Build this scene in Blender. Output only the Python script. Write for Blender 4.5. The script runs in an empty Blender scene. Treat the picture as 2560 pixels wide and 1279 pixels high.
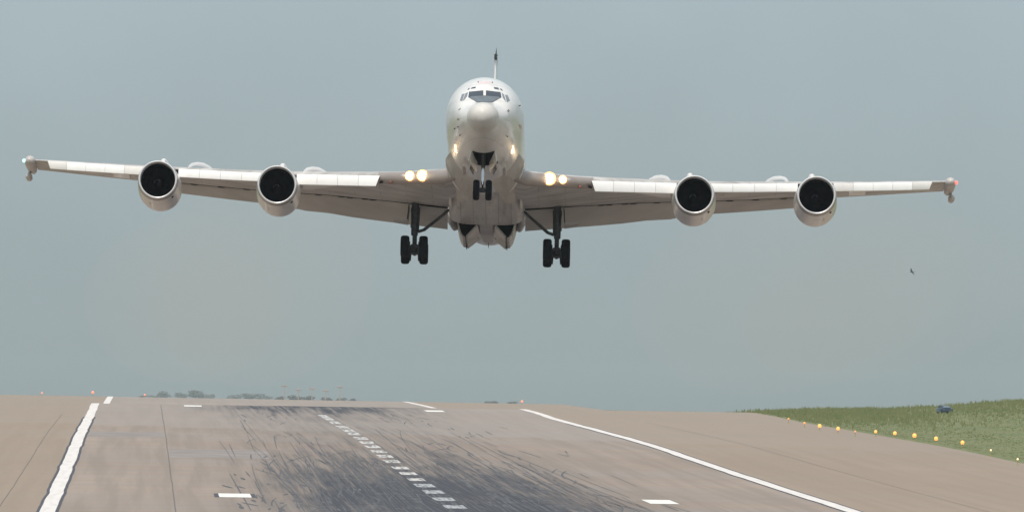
import bpy, bmesh, math, random
from mathutils import Vector, Matrix
from mathutils.bvhtree import BVHTree
random.seed(7)
R = math.radians
S = bpy.context.scene
COL = S.collection

# ------------------------------------------------------------ camera, sky, sun
F = 23220.0                     # focal length in pixels of a 2560 wide frame
EYE = 6.5                       # eye height above the low end of the runway
CAM = Vector((0, 0, EYE))
PITCH, ROLL = math.atan((1020 - 639.5) / F), R(0.8)
fwd = Vector((0, math.cos(PITCH), math.sin(PITCH)))
up0 = Vector((0, -math.sin(PITCH), math.cos(PITCH)))
rt0 = Vector((1, 0, 0))
rt = rt0 * math.cos(ROLL) + up0 * math.sin(ROLL)
up = up0 * math.cos(ROLL) - rt0 * math.sin(ROLL)
CM = Matrix((rt, up, -fwd)).transposed().to_4x4()
CM.translation = CAM
cam = bpy.data.objects.new('camera', bpy.data.cameras.new('camera'))
COL.objects.link(cam)
cam.matrix_world = CM
cam.data.sensor_width = 36
cam.data.lens = 36 * F / 2560
cam.data.clip_start = 1
cam.data.clip_end = 30000
S.camera = cam
S.view_settings.view_transform = 'Standard'
S.view_settings.look = 'None'
S.view_settings.exposure = 0.0

SUN_EL, SUN_AZ = R(58), R(-14)   # behind the camera, a little to the left
sd = Vector((math.sin(SUN_AZ) * math.cos(SUN_EL), -math.cos(SUN_AZ) * math.cos(SUN_EL), math.sin(SUN_EL)))
sun = bpy.data.objects.new('sun', bpy.data.lights.new('sun', 'SUN'))
COL.objects.link(sun)
sun.data.energy = 2.9
sun.data.angle = R(6)
sun.data.color = (1.0, 0.945, 0.865)
sun.rotation_euler = sd.to_track_quat('Z', 'Y').to_euler()

world = bpy.data.worlds.new('World')
S.world = world
world.use_nodes = True
wn, wl = world.node_tree.nodes, world.node_tree.links
wn.clear()
wo = wn.new('ShaderNodeOutputWorld')
wb = wn.new('ShaderNodeBackground')
wb.inputs['Strength'].default_value = 0.1
sky = wn.new('ShaderNodeTexSky')
sky.sky_type = 'NISHITA'
sky.sun_disc = False
sky.sun_elevation = SUN_EL
sky.sun_rotation = math.atan2(sd.x, sd.y)
sky.dust_density = 4
wtc = wn.new('ShaderNodeTexCoord')
wsep = wn.new('ShaderNodeSeparateXYZ')
wl.new(wtc.outputs['Generated'], wsep.inputs[0])
wramp = wn.new('ShaderNodeValToRGB')     # thin overcast veil by elevation
wmul = wn.new('ShaderNodeMath'); wmul.operation = 'MULTIPLY_ADD'
wl.new(wsep.outputs['Z'], wmul.inputs[0]); wmul.inputs[1].default_value = 1.0; wmul.inputs[2].default_value = 0.1
wl.new(wmul.outputs[0], wramp.inputs[0])
cr = wramp.color_ramp
cr.elements[0].position = 0.0; cr.elements[0].color = (.30, .34, .35, 1)
cr.elements[1].position = 1.0; cr.elements[1].color = (.70, .76, .80, 1)
for pos, c in ((0.098, (.265, .305, .325, 1)), (0.1035, (.312, .365, .390, 1)), (0.110, (.352, .415, .434, 1)), (0.128, (.385, .464, .490, 1)), (0.148, (.422, .520, .560, 1)), (0.4, (.50, .59, .65, 1))):
    e = cr.elements.new(pos); e.color = c
wns = wn.new('ShaderNodeTexNoise'); wns.inputs['Scale'].default_value = 38; wns.inputs['Detail'].default_value = 4
wl.new(wtc.outputs['Generated'], wns.inputs['Vector'])
wmr = wn.new('ShaderNodeMapRange'); wmr.inputs[1].default_value = .3; wmr.inputs[2].default_value = .7
wmr.inputs[3].default_value = 9.7; wmr.inputs[4].default_value = 10.3
wl.new(wns.outputs[0], wmr.inputs[0])
wvm = wn.new('ShaderNodeVectorMath'); wvm.operation = 'SCALE'
wl.new(wramp.outputs[0], wvm.inputs[0]); wl.new(wmr.outputs[0], wvm.inputs['Scale'])
wmix = wn.new('ShaderNodeMix'); wmix.data_type = 'RGBA'; wmix.inputs['Factor'].default_value = 0.93
wl.new(sky.outputs[0], wmix.inputs['A']); wl.new(wvm.outputs[0], wmix.inputs['B'])
wl.new(wmix.outputs['Result'], wb.inputs['Color'])
wl.new(wb.outputs[0], wo.inputs['Surface'])

def ray(px, py):
    """unit world ray through a photograph pixel"""
    v = rt * ((px - 1280) / F) + up * ((639.5 - py) / F) + fwd
    return v.normalized()

def proj(P):
    v = Vector(P) - CAM
    d = v.dot(fwd)
    return 1280 + F * v.dot(rt) / d, 639.5 - F * v.dot(up) / d

# ------------------------------------------------------------ materials
def nodemat(name):
    m = bpy.data.materials.new(name); m.use_nodes = True
    return m, m.node_tree.nodes, m.node_tree.links, m.node_tree.nodes['Principled BSDF']

def mat(name, col, rough=.5, metal=0., var=.12, scale=3., streak=(1, 1, 1), coat=0., bump=0., panel=None, dirt=None, dirt_amt=0.5, dirt_scale=1.0):
    m, n, l, b = nodemat(name)
    tc = n.new('ShaderNodeTexCoord'); mp = n.new('ShaderNodeMapping')
    mp.inputs['Scale'].default_value = streak
    l.new(tc.outputs['Object'], mp.inputs[0])
    nz = n.new('ShaderNodeTexNoise'); nz.inputs['Scale'].default_value = scale; nz.inputs['Detail'].default_value = 6
    l.new(mp.outputs[0], nz.inputs['Vector'])
    mr = n.new('ShaderNodeMapRange'); mr.inputs[1].default_value = .3; mr.inputs[2].default_value = .7
    mr.inputs[3].default_value = 1 - var; mr.inputs[4].default_value = 1 + var * .5
    l.new(nz.outputs[0], mr.inputs[0])
    vm = n.new('ShaderNodeVectorMath'); vm.operation = 'SCALE'
    vm.inputs[0].default_value = col; l.new(mr.outputs[0], vm.inputs['Scale'])
    out = vm.outputs[0]
    if dirt:
        n2 = n.new('ShaderNodeTexNoise'); n2.inputs['Scale'].default_value = dirt_scale; n2.inputs['Detail'].default_value = 7
        n2.inputs['Roughness'].default_value = .65
        l.new(mp.outputs[0], n2.inputs['Vector'])
        r2 = n.new('ShaderNodeMapRange'); r2.inputs[1].default_value = .5; r2.inputs[2].default_value = .75
        r2.inputs[3].default_value = 0; r2.inputs[4].default_value = dirt_amt
        l.new(n2.outputs[0], r2.inputs[0])
        mx = n.new('ShaderNodeMix'); mx.data_type = 'RGBA'
        l.new(r2.outputs[0], mx.inputs['Factor']); l.new(out, mx.inputs['A']); mx.inputs['B'].default_value = (*dirt, 1)
        out = mx.outputs['Result']
    if panel:
        sw, pw, ph, dark_ = panel
        sp = n.new('ShaderNodeSeparateXYZ'); l.new(tc.outputs['Object'], sp.inputs[0]); cb = n.new('ShaderNodeCombineXYZ')
        l.new(sp.outputs[sw[0]], cb.inputs[0]); l.new(sp.outputs[sw[1]], cb.inputs[1])
        bk = n.new('ShaderNodeTexBrick'); l.new(cb.outputs[0], bk.inputs['Vector']); bk.inputs['Scale'].default_value = 1
        bk.inputs['Brick Width'].default_value = pw; bk.inputs['Row Height'].default_value = ph; bk.inputs['Mortar Size'].default_value = .018; bk.inputs['Mortar Smooth'].default_value = .3
        bk.inputs['Color1'].default_value = (1, 1, 1, 1); bk.inputs['Color2'].default_value = (.93, .93, .93, 1); bk.inputs['Mortar'].default_value = (dark_, dark_, dark_, 1)
        mu = n.new('ShaderNodeMix'); mu.data_type = 'RGBA'; mu.blend_type = 'MULTIPLY'; mu.inputs['Factor'].default_value = 1
        l.new(out, mu.inputs['A']); l.new(bk.outputs['Color'], mu.inputs['B']); out = mu.outputs['Result']
    l.new(out, b.inputs['Base Color'])
    b.inputs['Roughness'].default_value = rough; b.inputs['Metallic'].default_value = metal
    b.inputs['Coat Weight'].default_value = coat; b.inputs['Coat Roughness'].default_value = .06
    if max(col) < .02: b.inputs['Specular IOR Level'].default_value = .12
    if bump:
        bp = n.new('ShaderNodeBump'); bp.inputs['Strength'].default_value = bump
        l.new(nz.outputs[0], bp.inputs['Height']); l.new(bp.outputs[0], b.inputs['Normal'])
    return m

def emit(name, col, strength):
    m, n, l, b = nodemat(name)
    b.inputs['Base Color'].default_value = (*col, 1)
    b.inputs['Emission Color'].default_value = (*col, 1)
    b.inputs['Emission Strength'].default_value = strength
    return m

M = {}
M['white'] = mat('white_paint', (.80, .778, .758), .32, 0, .07, .8, (1, .25, 1), .45, panel=(('Y', 'Z'), 3.1, .95, .84), dirt=(.38, .34, .30), dirt_amt=.5, dirt_scale=1.4)
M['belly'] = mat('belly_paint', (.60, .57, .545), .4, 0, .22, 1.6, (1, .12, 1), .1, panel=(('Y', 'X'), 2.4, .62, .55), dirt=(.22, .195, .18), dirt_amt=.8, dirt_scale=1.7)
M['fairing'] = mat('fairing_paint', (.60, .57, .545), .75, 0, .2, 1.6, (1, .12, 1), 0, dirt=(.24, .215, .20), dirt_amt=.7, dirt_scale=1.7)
M['fairing'].node_tree.nodes['Principled BSDF'].inputs['Specular IOR Level'].default_value = .1
M['radome'] = mat('radome_paint', (.65, .62, .59), .48, 0, .10, 2.5)
M['wing'] = mat('wing_paint', (.52, .495, .48), .45, 0, .28, .8, (.35, 1.4, 1), 0, panel=(('X', 'Y'), 2.6, 1.25, .60), dirt=(.19, .175, .165), dirt_amt=.75, dirt_scale=1.3)
M['wing_edge'] = mat('wing_edge_metal', (.36, .31, .29), .42, .2, .15, 1.5, (.3, 1, 1))
M['slat'] = mat('slat_white', (.82, .80, .78), .4, 0, .04, 2)
M['slat_shaded'] = mat('slat_white_shaded', (.70, .67, .64), .45, 0, .05, 2)  # darker copy: shading of the tilted segments put into the colour
M['flap'] = mat('flap_paint', (.48, .455, .445), .5, 0, .15, .9, (.4, 1, 1))
M['cowl'] = mat('cowl_ring_paint', (.33, .31, .30), .4, .2, .1, 2)
M['nac'] = mat('nacelle_paint', (.68, .65, .63), .3, 0, .08, 1.5, (1, .4, 1), .3, dirt=(.36, .31, .28), dirt_amt=.35)
M['lip'] = mat('polished_lip', (.78, .77, .78), .32, .35, .06, 3)
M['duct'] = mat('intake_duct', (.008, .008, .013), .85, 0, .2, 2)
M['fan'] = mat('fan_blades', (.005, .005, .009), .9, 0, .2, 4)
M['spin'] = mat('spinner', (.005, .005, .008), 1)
M['spiral'] = mat('spinner_mark', (.10, .12, .13), .6)
M['glass'] = mat('cockpit_glass', (.05, .065, .085), .08, 0, .1, 3)
M['sideglass'] = mat('side_glass', (.22, .24, .27), .1, 0, .1, 3)
M['visor'] = mat('antiglare_grey', (.14, .165, .19), .5, 0, .15, 6)
M['rub'] = mat('tyre_rubber', (.010, .011, .015), .85, 0, .3, 8)
M['gear'] = mat('gear_steel', (.06, .065, .07), .5, .3, .4, 6)
M['gearlite'] = mat('polished_oleo', (.7, .7, .7), .2, .9)
M['bay'] = mat('bay_interior', (.018, .019, .02), .8, 0, .4, 4)
M['dark'] = mat('dark_recess', (.016, .014, .016), .8)
M['fintip'] = mat('fin_tip_dark', (.03, .033, .036), .6)
M['pod'] = mat('pod_paint', (.55, .51, .49), .4, 0, .15, 4)
M['pink'] = mat('receptacle_marking', (.74, .60, .60), .5)
M['orange'] = mat('door_outline', (.55, .38, .27), .5)
M['lamp'] = emit('landing_lamp', (1.0, .78, .46), 16)
M['lampglow'] = emit('landing_lamp_glow', (1.0, .47, .14), 1.5)  # orange halo of the lamp, painted as a glowing ring
M['slamp'] = emit('small_lamp', (1.0, .82, .50), 1.7)
M['green'] = emit('green_nav', (.35, 1.0, .85), 3)
M['red'] = emit('red_nav', (1.0, .10, .08), 3)

# ------------------------------------------------------------ helpers
def mobj(name, V, Fc, m, parent=None, smooth=True, mw=None):
    me = bpy.data.meshes.new(name)
    me.from_pydata([tuple(v) for v in V], [], Fc)
    me.validate()
    bm = bmesh.new(); bm.from_mesh(me)
    bmesh.ops.recalc_face_normals(bm, faces=bm.faces)
    bm.to_mesh(me); bm.free()
    if smooth:
        me.polygons.foreach_set('use_smooth', [True] * len(me.polygons))
    for mm in (m if isinstance(m, (list, tuple)) else [m]):
        me.materials.append(mm)
    o = bpy.data.objects.new(name, me); COL.objects.link(o)
    o.parent = parent
    if mw is not None: o.matrix_world = mw
    if smooth:
        try:
            me.set_sharp_from_angle(angle=R(40))
        except Exception: pass
    return o

def tag(o, label=None, cat=None, group=None, kind=None):
    if label: o['label'] = label
    if cat: o['category'] = cat
    if group: o['group'] = group
    if kind: o['kind'] = kind
    return o

class MB:
    def __init__(s): s.V = []; s.F = []
    def add(s, V, Fc):
        b = len(s.V); s.V += [Vector(v) for v in V]; s.F += [tuple(i + b for i in f) for f in Fc]; return s
    def loft(s, rings, cap=True, closed=True):
        n = len(rings[0]); V = [p for r in rings for p in r]; Fc = []
        for i in range(len(rings) - 1):
            for j in range(n if closed else n - 1):
                k = (j + 1) % n
                Fc.append((i * n + j, i * n + k, (i + 1) * n + k, (i + 1) * n + j))
        if cap and closed:
            Fc.append(tuple(range(n))[::-1]); Fc.append(tuple((len(rings) - 1) * n + j for j in range(n)))
        return s.add(V, Fc)
    def tube(s, pts, rad, n=12, cap=True):
        pts = [Vector(p) for p in pts]
        if not isinstance(rad, (list, tuple)): rad = [rad] * len(pts)
        rings = []; ref = None
        for i, p in enumerate(pts):
            t = (pts[min(i + 1, len(pts) - 1)] - pts[max(i - 1, 0)]).normalized()
            if ref is None:
                ref = t.orthogonal().normalized()
            a = (ref - t * ref.dot(t)).normalized(); ref = a
            b = t.cross(a)
            rings.append([p + (a * math.cos(q) + b * math.sin(q)) * rad[i] for q in [2 * math.pi * k / n for k in range(n)]])
        return s.loft(rings, cap)
    def box(s, x0, x1, y0, y1, z0, z1):
        V = [(x, y, z) for x in (x0, x1) for y in (y0, y1) for z in (z0, z1)]
        return s.add(V, [(0, 1, 3, 2), (4, 6, 7, 5), (0, 4, 5, 1), (2, 3, 7, 6), (0, 2, 6, 4), (1, 5, 7, 3)])
    def slab(s, quad, off):
        """a plate: a polygon and its copy moved by off"""
        q = [Vector(v) for v in quad]; off = Vector(off); n = len(q)
        return s.add(q + [v + off for v in q], [tuple(range(n))[::-1], tuple(range(n, 2 * n))] + [(i, (i + 1) % n, (i + 1) % n + n, i + n) for i in range(n)])
    def lathe(s, prof, c, n=48, axis='y', cap=False):
        rings = []
        for a, r in prof:
            ring = []
            for k in range(n):
                q = 2 * math.pi * k / n
                if axis == 'y': ring.append((c[0] + r * math.cos(q), c[1] + a, c[2] + r * math.sin(q)))
                elif axis == 'x': ring.append((c[0] + a, c[1] + r * math.cos(q), c[2] + r * math.sin(q)))
                else: ring.append((c[0] + r * math.cos(q), c[1] + r * math.sin(q), c[2] + a))
            rings.append(ring)
        return s.loft(rings, cap)
    def build(s, name, m, parent=None, smooth=True, mw=None):
        return mobj(name, s.V, s.F, m, parent, smooth, mw)

def sstep(a, b, x):
    f = max(0, min(1, (x - a) / (b - a))); return f * f * (3 - 2 * f)
def lerp(a, b, f): return a + (b - a) * f

def interp(tab, x):
    """smooth monotone-ish interpolation of rows (x, a, b, ...)"""
    if x <= tab[0][0]: return list(tab[0][1:])
    if x >= tab[-1][0]: return list(tab[-1][1:])
    for i in range(len(tab) - 1):
        if tab[i][0] <= x <= tab[i + 1][0]: break
    x0, x1 = tab[i][0], tab[i + 1][0]; h = x1 - x0; f = (x - x0) / h
    res = []
    def slope(j, k):
        def sec(a): return (tab[a + 1][k] - tab[a][k]) / (tab[a + 1][0] - tab[a][0])
        if j == 0: return sec(0)
        if j == len(tab) - 1: return sec(j - 1)
        a, b = sec(j - 1), sec(j)
        return 0 if a * b <= 0 else 2 * a * b / (a + b)
    for k in range(1, len(tab[0])):
        y0, y1 = tab[i][k], tab[i + 1][k]; m0, m1 = slope(i, k) * h, slope(i + 1, k) * h
        res.append((2 * f**3 - 3 * f**2 + 1) * y0 + (f**3 - 2 * f**2 + f) * m0 + (-2 * f**3 + 3 * f**2) * y1 + (f**3 - f**2) * m1)
    return res

# ------------------------------------------------------------ terrain
PHI = R(2.26); X0, U0 = -3.3, 534.0
ed = Vector((-math.sin(PHI), math.cos(PHI), 0)); en = Vector((math.cos(PHI), math.sin(PHI), 0))
RW = Matrix.Translation((X0, U0, 0)) @ Matrix.Rotation(PHI, 4, 'Z')   # runway frame: x across, y along
PROF = [(-400, -.2), (200, 0), (400, .02), (470, .28), (510, .66), (534, .94), (602, 1.79), (667, 2.66), (746, 3.75), (837, 4.71),
        (915, 5.49), (970, 6.18), (1000, 6.42), (1030, 6.40), (1110, 6.0), (1240, 6.15), (1380, 7.0), (1460, 7.4), (1540, 7.2),
        (1800, 5.8), (2500, 4.5), (5000, 4), (9000, 9), (13000, 12.5), (14000, 12)]
STEP = 5.0
def prof(u):
    a = math.floor(u / STEP) * STEP; f = (u - a) / STEP
    p = interp(PROF, a)[0]; q = interp(PROF, a + STEP)[0]
    return p + (q - p) * f
EDGE = 47.5
def far_tilt(u, t): return -.0035 * max(-200, min(200, t)) * sstep(1150, 1400, u) - 14 * sstep(2500, 5000, u) * sstep(250, 700, t)
def hill(u, t):
    if t < EDGE: return 0
    k = sstep(1005, 1120, u) * (1 - sstep(1700, 2500, u))
    return (1 - k) * (.35 * sstep(EDGE + .5, EDGE + 10, t) + 1.9 * sstep(EDGE + 10, EDGE + 42, t)) - k * 4.5 * sstep(EDGE, EDGE + 3, t)
def gz(u, t): return prof(u) + far_tilt(u, t) + hill(u, t)
def world_to_rw(P):
    v = Vector((P[0] - X0, P[1] - U0, 0)); return v.dot(en), U0 + v.dot(ed)     # t, u
def rw_to_world(t, u, dz=0):
    p = Vector((X0, U0, 0)) + ed * (u - U0) + en * t; p.z = gz(u, t) + dz; return p
def ground_hit(px, py, d0=460):
    v = ray(px, py); v = v / v.y; d = d0
    while d < 2400:
        P = CAM + v * d; t, u = world_to_rw(P)
        if P.z <= gz(u, t): return t, u, P
        d += .5
    return None

def frange(a, b, s):
    r = []
    while a < b - 1e-6: r.append(a); a += s
    return r + [b]
urows = frange(-400, 1600, 10) + frange(1700, 14000, 400)
def sheet(name, tcols, urows, zf, m):
    V = [(t, u - U0, zf(u, t)) for u in urows for t in tcols]; n = len(tcols)
    Fc = [(i * n + j, i * n + j + 1, (i + 1) * n + j + 1, (i + 1) * n + j) for i in range(len(urows) - 1) for j in range(n - 1)]
    return mobj(name, V, Fc, m, None, True, RW)

# grass material
m, n, l, b = nodemat('grass_ground')
tc = n.new('ShaderNodeTexCoord')
nz = n.new('ShaderNodeTexNoise'); nz.inputs['Scale'].default_value = .12; nz.inputs['Detail'].default_value = 8
l.new(tc.outputs['Object'], nz.inputs['Vector'])
rp = n.new('ShaderNodeValToRGB'); rp.color_ramp.elements[0].position = .35; rp.color_ramp.elements[1].position = .7
rp.color_ramp.elements[0].color = (.125, .155, .062, 1); rp.color_ramp.elements[1].color = (.185, .185, .085, 1)
l.new(nz.outputs[0], rp.inputs[0]); l.new(rp.outputs[0], b.inputs['Base Color']); b.inputs['Roughness'].default_value = 1
M['grass'] = m
tcols = [-4000, -1500, -500, -200, -100, -60, -50, -EDGE, -30, 0, 30, EDGE - .3, EDGE + .6, 50, 53, 57, 62, 68, 74, 82, 90, 100, 112, 128, 160, 260, 600, 1500, 4000]
tag(sheet('ground', tcols, urows, lambda u, t: gz(u, t) + (-.25 if abs(t) < EDGE else 0.0), M['grass']), kind='structure')

# runway surface
m, n, l, b = nodemat('runway_concrete')
def N(t, **kw):
    x = n.new(t)
    for k, v in kw.items(): x.inputs[k.replace('_', ' ')].default_value = v
    return x
def math_(op, a, bb=None, clamp=False):
    x = n.new('ShaderNodeMath'); x.operation = op; x.use_clamp = clamp
    for i, v in enumerate((a, bb)):
        if v is None: continue
        if isinstance(v, (int, float)): x.inputs[i].default_value = v
        else: l.new(v, x.inputs[i])
    return x.outputs[0]
def mixc(f, a, c):
    x = n.new('ShaderNodeMix'); x.data_type = 'RGBA'
    if isinstance(f, (int, float)): x.inputs['Factor'].default_value = f
    else: l.new(f, x.inputs['Factor'])
    for k, v in (('A', a), ('B', c)):
        if isinstance(v, tuple): x.inputs[k].default_value = (*v, 1)
        else: l.new(v, x.inputs[k])
    return x.outputs['Result']
def noise(scale, sx, sy, detail=5, rough=.55):
    mp = n.new('ShaderNodeMapping'); mp.inputs['Scale'].default_value = (sx, sy, 0)
    l.new(tc.outputs['Object'], mp.inputs[0])
    x = N('ShaderNodeTexNoise', Scale=scale, Detail=detail, Roughness=rough); l.new(mp.outputs[0], x.inputs['Vector'])
    return x.outputs[0]
def mrange(v, a, bb, c, d):
    x = n.new('ShaderNodeMapRange'); l.new(v, x.inputs[0])
    for i, q in enumerate((a, bb, c, d)): x.inputs[i + 1].default_value = q
    return x.outputs[0]
tc = n.new('ShaderNodeTexCoord'); sep = n.new('ShaderNodeSeparateXYZ'); l.new(tc.outputs['Object'], sep.inputs[0])
T_, U_ = sep.outputs['X'], sep.outputs['Y']
base = mixc(mrange(noise(1, .05, .012), .35, .65, 0, 1), (.288, .216, .172), (.356, .276, .226))
base = mixc(mrange(noise(1, .02, .03, 3), .45, .62, 0, .75), base, (.29, .255, .23))          # greyer resurfaced stretches
base = mixc(mrange(noise(1, .004, .09, 2), .50, .6, 0, .4), base, (.285, .25, .23))           # cross bands
base = mixc(mrange(noise(1, .9, .012, 6), .42, .60, 0, .60), base, (.228, .184, .15))           # long wear streaks
base = mixc(mrange(noise(1, .03, .55, 4), .48, .64, 0, .38), base, (.235, .188, .15))            # fine cross grooves
base = mixc(mrange(noise(3, 1, .3, 8, .7), .4, .7, 0, .2), base, (.24, .205, .18))
# shoulder lanes a shade browner
base = mixc(mrange(math_('ADD', U_, math_('MULTIPLY', math_('FLOOR', math_('MULTIPLY', T_, .13)), 11.0)), 248, 256, 0, .55), base, (.315, .275, .25))
lane = math_('ABSOLUTE', T_)
base = mixc(mrange(lane, 23.2, 23.6, 0, .6), base, (.290, .220, .158))
# rubber deposits
ramp = n.new('ShaderNodeValToRGB'); l.new(mrange(U_, -40, 480, 0, 1), ramp.inputs[0])
ramp.color_ramp.interpolation = 'LINEAR'
es = ramp.color_ramp.elements
es[0].position = 0; es[0].color = (1, 1, 1, 1); es[1].position = 1; es[1].color = (.0, .0, .0, 1)
for d, v in ((534, 1.0), (580, 1.0), (612, .86), (655, .55), (715, .27), (860, .20), (925, .40), (958, .85), (985, .95), (1004, .9), (1010, 0)):
    e = es.new((d - U0 + 40) / 520); e.color = (v, v, v, 1)
tw = math_('DIVIDE', T_, mrange(U_, 0, 460, 8.4, 10.0))
g = math_('EXPONENT', math_('MULTIPLY', math_('POWER', math_('ABSOLUTE', tw), 2.4), -1))
st1 = mrange(noise(1, 2.6, .011, 4, .6), .36, .60, .45, 1.25)
st2 = mrange(noise(1, 7.0, .03, 3, .6), .35, .62, .55, 1.15)
st3 = mrange(noise(1, .35, .02, 3, .5), .38, .62, .6, 1.2)
rub = math_('MULTIPLY', math_('MULTIPLY', math_('MULTIPLY', ramp.outputs[0], 1.3), g), math_('MULTIPLY', math_('MULTIPLY', st1, st3), st2), True)
rub = math_('ADD', rub, math_('MULTIPLY', math_('MULTIPLY', g, mrange(U_, 5, 95, .62, 0)), st3))
rub = math_('MINIMUM', rub, .95)
base = mixc(rub, base, (.030, .034, .048))
l.new(base, b.inputs['Base Color'])
b.inputs['Roughness'].default_value = .9
M['runway'] = m
tr = [-EDGE] + list(range(-44, 45, 4)) + [EDGE]
tag(sheet('runway', tr, [u for u in urows if u <= 1800], lambda u, t: gz(u, t), M['runway']), kind='structure')

def marking_mat(name, col, wear, ws):
    m, n, l, b = nodemat(name)
    tc = n.new('ShaderNodeTexCoord'); mp = n.new('ShaderNodeMapping'); mp.inputs['Scale'].default_value = (2.5, .12, 0)
    l.new(tc.outputs['Object'], mp.inputs[0])
    nz = n.new('ShaderNodeTexNoise'); nz.inputs['Scale'].default_value = ws; nz.inputs['Detail'].default_value = 6
    l.new(mp.outputs[0], nz.inputs['Vector'])
    mr = n.new('ShaderNodeMapRange'); mr.inputs[1].default_value = .45; mr.inputs[2].default_value = .62; mr.inputs[4].default_value = wear
    l.new(nz.outputs[0], mr.inputs[0])
    mx = n.new('ShaderNodeMix'); mx.data_type = 'RGBA'; l.new(mr.outputs[0], mx.inputs['Factor'])
    mx.inputs['A'].default_value = (*col, 1); mx.inputs['B'].default_value = (.13, .125, .13, 1)
    l.new(mx.outputs['Result'], b.inputs['Base Color']); b.inputs['Roughness'].default_value = .8
    return m
M['line'] = marking_mat('white_line_paint', (.74, .69, .66), .12, 1)
M['dash'] = marking_mat('white_dash_paint', (.80, .78, .74), .08, 1)
M['centre'] = marking_mat('worn_centre_paint', (.56, .54, .52), .88, 1.4)
M['centre2'] = marking_mat('very_worn_centre_paint', (.40, .41, .43), .95, 1.6)
M['black'] = mat('black_edge_paint', (.07, .07, .085), .85, 0, .3, 1)
M['skid'] = mat('skid_rubber', (.105, .105, .115), .85, 0, .5, .5)

class Strip(MB):
    def run(s, tf, wf, u0, u1, step=5, dz=.012):
        us = sorted(set([u0, u1] + [u for u in frange(math.ceil(u0 / step) * step, u1, step) if u0 < u < u1]))
        V = []; Fc = []
        for u in us:
            w = wf(u) if callable(wf) else wf; t = tf(u) if callable(tf) else tf
            V += [(t - w / 2, u - U0, gz(u, t) + dz), (t + w / 2, u - U0, gz(u, t) + dz)]
        for i in range(len(us) - 1): Fc.append((2 * i, 2 * i + 1, 2 * i + 3, 2 * i + 2))
        s.add(V, Fc); return s
def wob(seed, amp, wl):
    ph = [random.Random(seed + k).uniform(0, 6.28) for k in range(5)]
    return lambda u: amp * sum(math.sin(u / wl * (1 + .73 * k) + ph[k]) / (1 + k * .5) for k in range(5)) / 2
HW = 22.85
for k, sgn in enumerate((-1, 1)):
    a = wob(10 + k, .045, 9); w = wob(30 + k, .05, 12)
    s = Strip(); s.run(lambda u: sgn * HW + a(u), lambda u: 1.20 + w(u) * .6, 440, 880, 5, .008)
    tag(s.build('edge_line_border', M['black'], None, False, RW), kind='structure')
    s = Strip(); s.run(lambda u: sgn * HW + a(u), lambda u: .84 + w(u) * .6, 440, 1000, 5, .016); s.run(sgn * HW, .9, 1240, 1470, 5, .016)
    tag(s.build('edge_line', M['line'], None, False, RW), kind='structure')

# centre line bars, worn where the rubber lies
cs, cs2 = Strip(), Strip()
bars = [(1040, .8), (1047, .8), (1056, .8), (1067, .9), (1076, .9), (1084, .9), (1095, .95), (1106, 1), (1116, 1), (1128, 1), (1140, 1), (1153, 1), (1169, 1), (1183, 1), (1198, .95)]
def centre_u(py):
    for it in range(1):
        lo, hi = 460, 1000
        for _ in range(50):
            mid = (lo + hi) / 2
            if proj(rw_to_world(0, mid))[1] > py: lo = mid
            else: hi = mid
    return lo
for py, f in bars:
    a, c = centre_u(py + 3.2), centre_u(py - 3.4)
    cs.run(0, 1.1 * f, a, c, 5, .014)
for py in (1213, 1229, 1247, 1266):
    a, c = centre_u(py + 4.2), centre_u(py - 4.2)
    cs2.run(0, 1.2, a, c, 5, .014)
tag(cs.build('centre_line', M['centre'], None, False, RW), kind='structure')
tag(cs2.build('worn_centre_line', M['centre2'], None, False, RW), kind='structure')

# touchdown dashes with black ends
ds, db = Strip(), Strip()
for px, py, hw, hh, bl in ((587, 1238, 40, 4.6, 1), (1651, 1254, 36, 4.8, 0), (1086, 1027, 23, 1.8, 0), (482, 1014, 22, 1.5, 0)):
    t, u, P = ground_hit(px, py)
    def uu(y): return ground_hit(px, y)[1]
    a, c = uu(py + hh), uu(py - hh)
    w = 2 * hw / (F / P.y)
    ds.run(t, w, a, c, 5, .016)
    if bl: db.run(t, w + .55, a, c, 5, .008)
tag(ds.build('touchdown_marking', M['dash'], None, False, RW), kind='structure')
tag(db.build('touchdown_marking_border', M['black'], None, False, RW), kind='structure')

# tar seams
ts = Strip()
a = wob(77, .02, 14); ts.run(lambda u: -15.9 + a(u), .065, 440, 990, 5, .006)
a2 = wob(78, .02, 14); ts.run(lambda u: -25.6 + a2(u), .05, 440, 900, 5, .006)
a3 = wob(79, .02, 12); ts.run(lambda u: 31 + a3(u), .05, 440, 900, 5, .006)
a4 = wob(80, .02, 12); ts.run(lambda u: -8.4 + a4(u), .05, 440, 990, 5, .006)
tag(ts.build('tar_seam', mat('tar', (.13, .115, .11), .8), None, False, RW), kind='structure')

# resurfaced strips across the lanes
pa = Strip()
for t0, t1, y0, y1 in ((-15.8, -8.5, 1141, 1119), (-22.2, -16.0, 1090, 1078)):
    pa.run((t0 + t1) / 2, t1 - t0, centre_u(y0 + 9), centre_u(y1 + 9), 5, .004)
tag(pa.build('repair_strip', mat('grey_repair', (.275, .238, .222), .9, 0, .2, .3), None, False, RW), kind='structure')

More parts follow.
